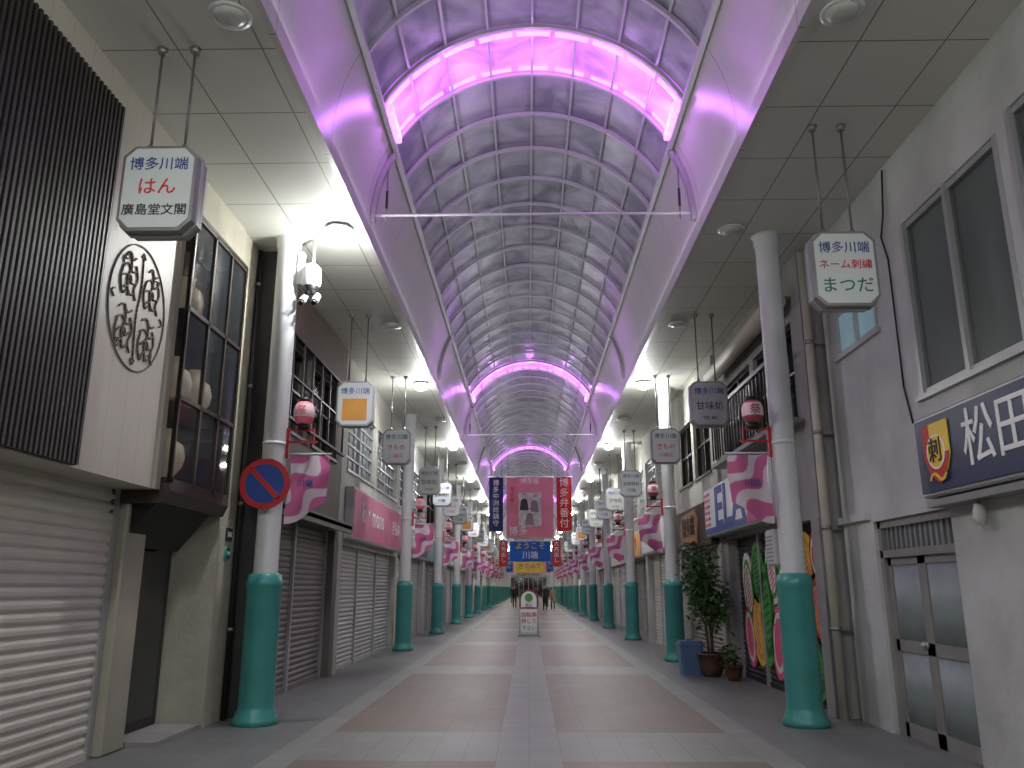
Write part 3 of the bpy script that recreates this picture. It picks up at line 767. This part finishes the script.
b.ring((.01,27.09,1.2),(1,0,0),UP,0,.13,0,.012,mg,n=24);b.text('禁止',.12,(.01,27.08,.95),(1,0,0),UP,red)
b.cyl((-.28,27.1,0),(-.28,27.1,.9),.015,steel,n=8);b.cyl((.3,27.1,0),(.3,27.1,.9),.015,steel,n=8)
b.obj('standing_notice_board')

# ------------------------------------------------------------------ potted plants
def plant(name,x,y,pot,potmat,h,w,n,r=1):
    b=B()
    b.lathe([(q*r,z) for q,z in [(0,0),(.13,0),(.2,pot*.5),(.22,pot),(.24,pot),(.24,pot+.03),(.2,pot+.03)]],(x,y,0),potmat)
    b.cyl((x,y,pot-.02),(x,y,pot+.01),.19*r,soil,n=16)
    rr=random.Random(3);tips=[]
    for k in range(9):
        a=rr.random()*6.28;p=V((x+rr.uniform(-.05,.05),y+rr.uniform(-.05,.05),pot));q=p
        hh=h*rr.uniform(.6,1)-pot
        for j in range(5):
            nq=q+V((math.cos(a)*w*.07*(j+1)*.5,math.sin(a)*w*.07*(j+1)*.5,hh/5));b.cyl(q,nq,.014-.002*j,bark,n=6);q=nq
            if j>(1 if h>1 else 0): tips.append(q)
    for k in range(n):
        t=rr.choice(tips);p=t+V((rr.gauss(0,w*.14),rr.gauss(0,w*.14),rr.gauss(0,.13)))
        p.x=min(p.x,3.5)
        d=V((rr.uniform(-1,1),rr.uniform(-1,1),rr.uniform(-.6,.7))).normalized();sd=d.cross(V((rr.uniform(-1,1),rr.uniform(-1,1),1))).normalized()
        l=rr.uniform(.08,.15);wd=l*.32
        b.add([p,p+d*l*.35+sd*wd,p+d*l-V((0,0,l*.25)),p+d*l*.35-sd*wd],[(0,1,2,3)],leafm)
    b.obj(name)
plant('potted_shrub',3.22,15.0,.36,potd,2.1,.75,1500,1.1)
plant('potted_plant',3.42,14.3,.22,potd,.5,.3,120,.7)
b=B();cx,cy=2.9,15.3
def rr_(w,h,c): return [(-w+c,-h),(w-c,-h),(w,-h+c),(w,h-c),(w-c,h),(-w+c,h),(-w,h-c),(-w,-h+c)]
a_=rr_(.17,.17,.03);b_=rr_(.21,.21,.035)
b.add([(cx+p,cy+q,0) for p,q in a_]+[(cx+p,cy+q,.52) for p,q in b_],[list(range(8))[::-1],list(range(8,16))]+[(i,(i+1)%8,(i+1)%8+8,i+8) for i in range(8)],potb)
b.prism(rr_(.23,.23,.04),(cx,cy,0),(1,0,0),(0,1,0),.5,.54,potb);b.prism(rr_(.2,.2,.05),(cx,cy,0),(1,0,0),(0,1,0),.54,.58,potb);b.box(cx-.05,cx+.05,cy-.02,cy+.02,.58,.61,potb,bev=.005)
b.obj('waste_bin')

# ------------------------------------------------------------------ people
skin=M('skin',(196,150,124),.6);hair=M('hair_black',(26,22,20),.6)
def person(x,y,h,jac,trou,face=1,stride=.15,seed=0,coat=False):
    H=h/1.7;P=[];E=[];Rd=[]
    def add(p,r,par=None):
        P.append((p[0]*H,p[1]*H,p[2]*H));Rd.append(r*H)
        if par is not None: E.append((par,len(P)-1))
        return len(P)-1
    pel=add((0,0,.93),.135);w=add((0,0,1.08),.12,pel);ch=add((0,.01,1.28),.15,w);nk=add((0,0,1.43),.06,ch);
    hb=add((0,-.01,1.5),.055,nk);hm=add((0,-.015,1.58),.082,hb);ht=add((0,-.005,1.64),.07,hm)
    for s in (-1,1):
        hp=add((s*.09,0,.88),.095,pel);kn=add((s*.1,-s*stride*.5,.48),.06,hp);an=add((s*.1,s*(-stride)+.03,.09),.04,kn);add((s*.11,s*(-stride)-.12,.035),.034,an)
        sh=add((s*.17,.01,1.38),.06,ch);el=add((s*.23,.03+s*.05,1.12),.045,sh);wr=add((s*.24,-.02+s*stride*.6,.88),.03,el);pm=add((s*.24,-.03+s*stride*.62,.81),.033,wr)
        for k in range(4): f1=add((s*(.24),-.06+k*.02+s*stride*.62,.75),.009,pm);add((s*.235,-.06+k*.02+s*stride*.62,.715+.005*abs(k-1.5)),.008,f1)
        add((s*.225,-.075+s*stride*.62,.78),.01,pm)
    me=bpy.data.meshes.new('pedestrian');me.from_pydata(P,E,[]);o=bpy.data.objects.new('pedestrian',me);bpy.context.collection.objects.link(o)
    md=o.modifiers.new('s','SKIN');sb=o.modifiers.new('d','SUBSURF');sb.levels=1;sb.render_levels=1
    for i,r in enumerate(Rd):
        sv=me.skin_vertices[0].data[i];sv.radius=(r,r);sv.use_root=(i==0)
    dg=bpy.context.evaluated_depsgraph_get();m2=bpy.data.meshes.new_from_object(o.evaluated_get(dg));o.modifiers.clear();o.data=m2
    m2.materials.clear()
    for m in (skin,hair,jac,trou,black): m2.materials.append(m)
    for p in m2.polygons:
        c=p.center/H;p.use_smooth=True
        if c.z>1.47: p.material_index=1 if (c.z>1.635 or c.y>.01) else 0
        elif abs(c.x)>.19 and c.z<.87: p.material_index=0
        elif c.z>(.6 if coat else .9): p.material_index=2
        elif c.z>.07: p.material_index=3
        else: p.material_index=4
    o.location=(x,y,0);o.rotation_euler[2]=0 if face>0 else math.pi
    zmin=min(v.co.z for v in m2.vertices);o.location.z=-zmin
j1=M('jacket_black',(36,36,40),.8);j2=M('jacket_grey',(90,90,96),.8);j3=M('jacket_navy',(40,48,70),.8);j4=M('coat_beige',(150,134,112),.8);tr=M('trousers_dark',(30,30,36),.8);jr=M('jacket_red',(130,40,40),.8)
person(-1.1,66,1.7,j1,tr,1,.15,1);person(-.55,72,1.6,j2,tr,-1,.1,2)
person(1.15,58,1.72,j1,tr,1,.18,3);person(1.75,60,1.6,j4,tr,1,.12,4,True);person(1.45,68,1.68,j3,tr,-1,.14,5);person(.7,80,1.65,jr,tr,1,.14,6);person(-1.6,84,1.65,j1,tr,1,.14,7)

# ------------------------------------------------------------------ world & camera
w=bpy.data.worlds.new('night_sky');scene.world=w;w.use_nodes=True
w.node_tree.nodes['Background'].inputs[0].default_value=(.35,.4,.55,1);w.node_tree.nodes['Background'].inputs[1].default_value=.06
f=806.;th=math.atan(204/806.)
cam=bpy.data.cameras.new('camera');co=bpy.data.objects.new('camera',cam);bpy.context.collection.objects.link(co)
co.location=(0,0,1.5);co.rotation_euler=(math.pi/2+th,0,rad(1.13));cam.lens=f/1024*36;cam.clip_end=400
scene.camera=co
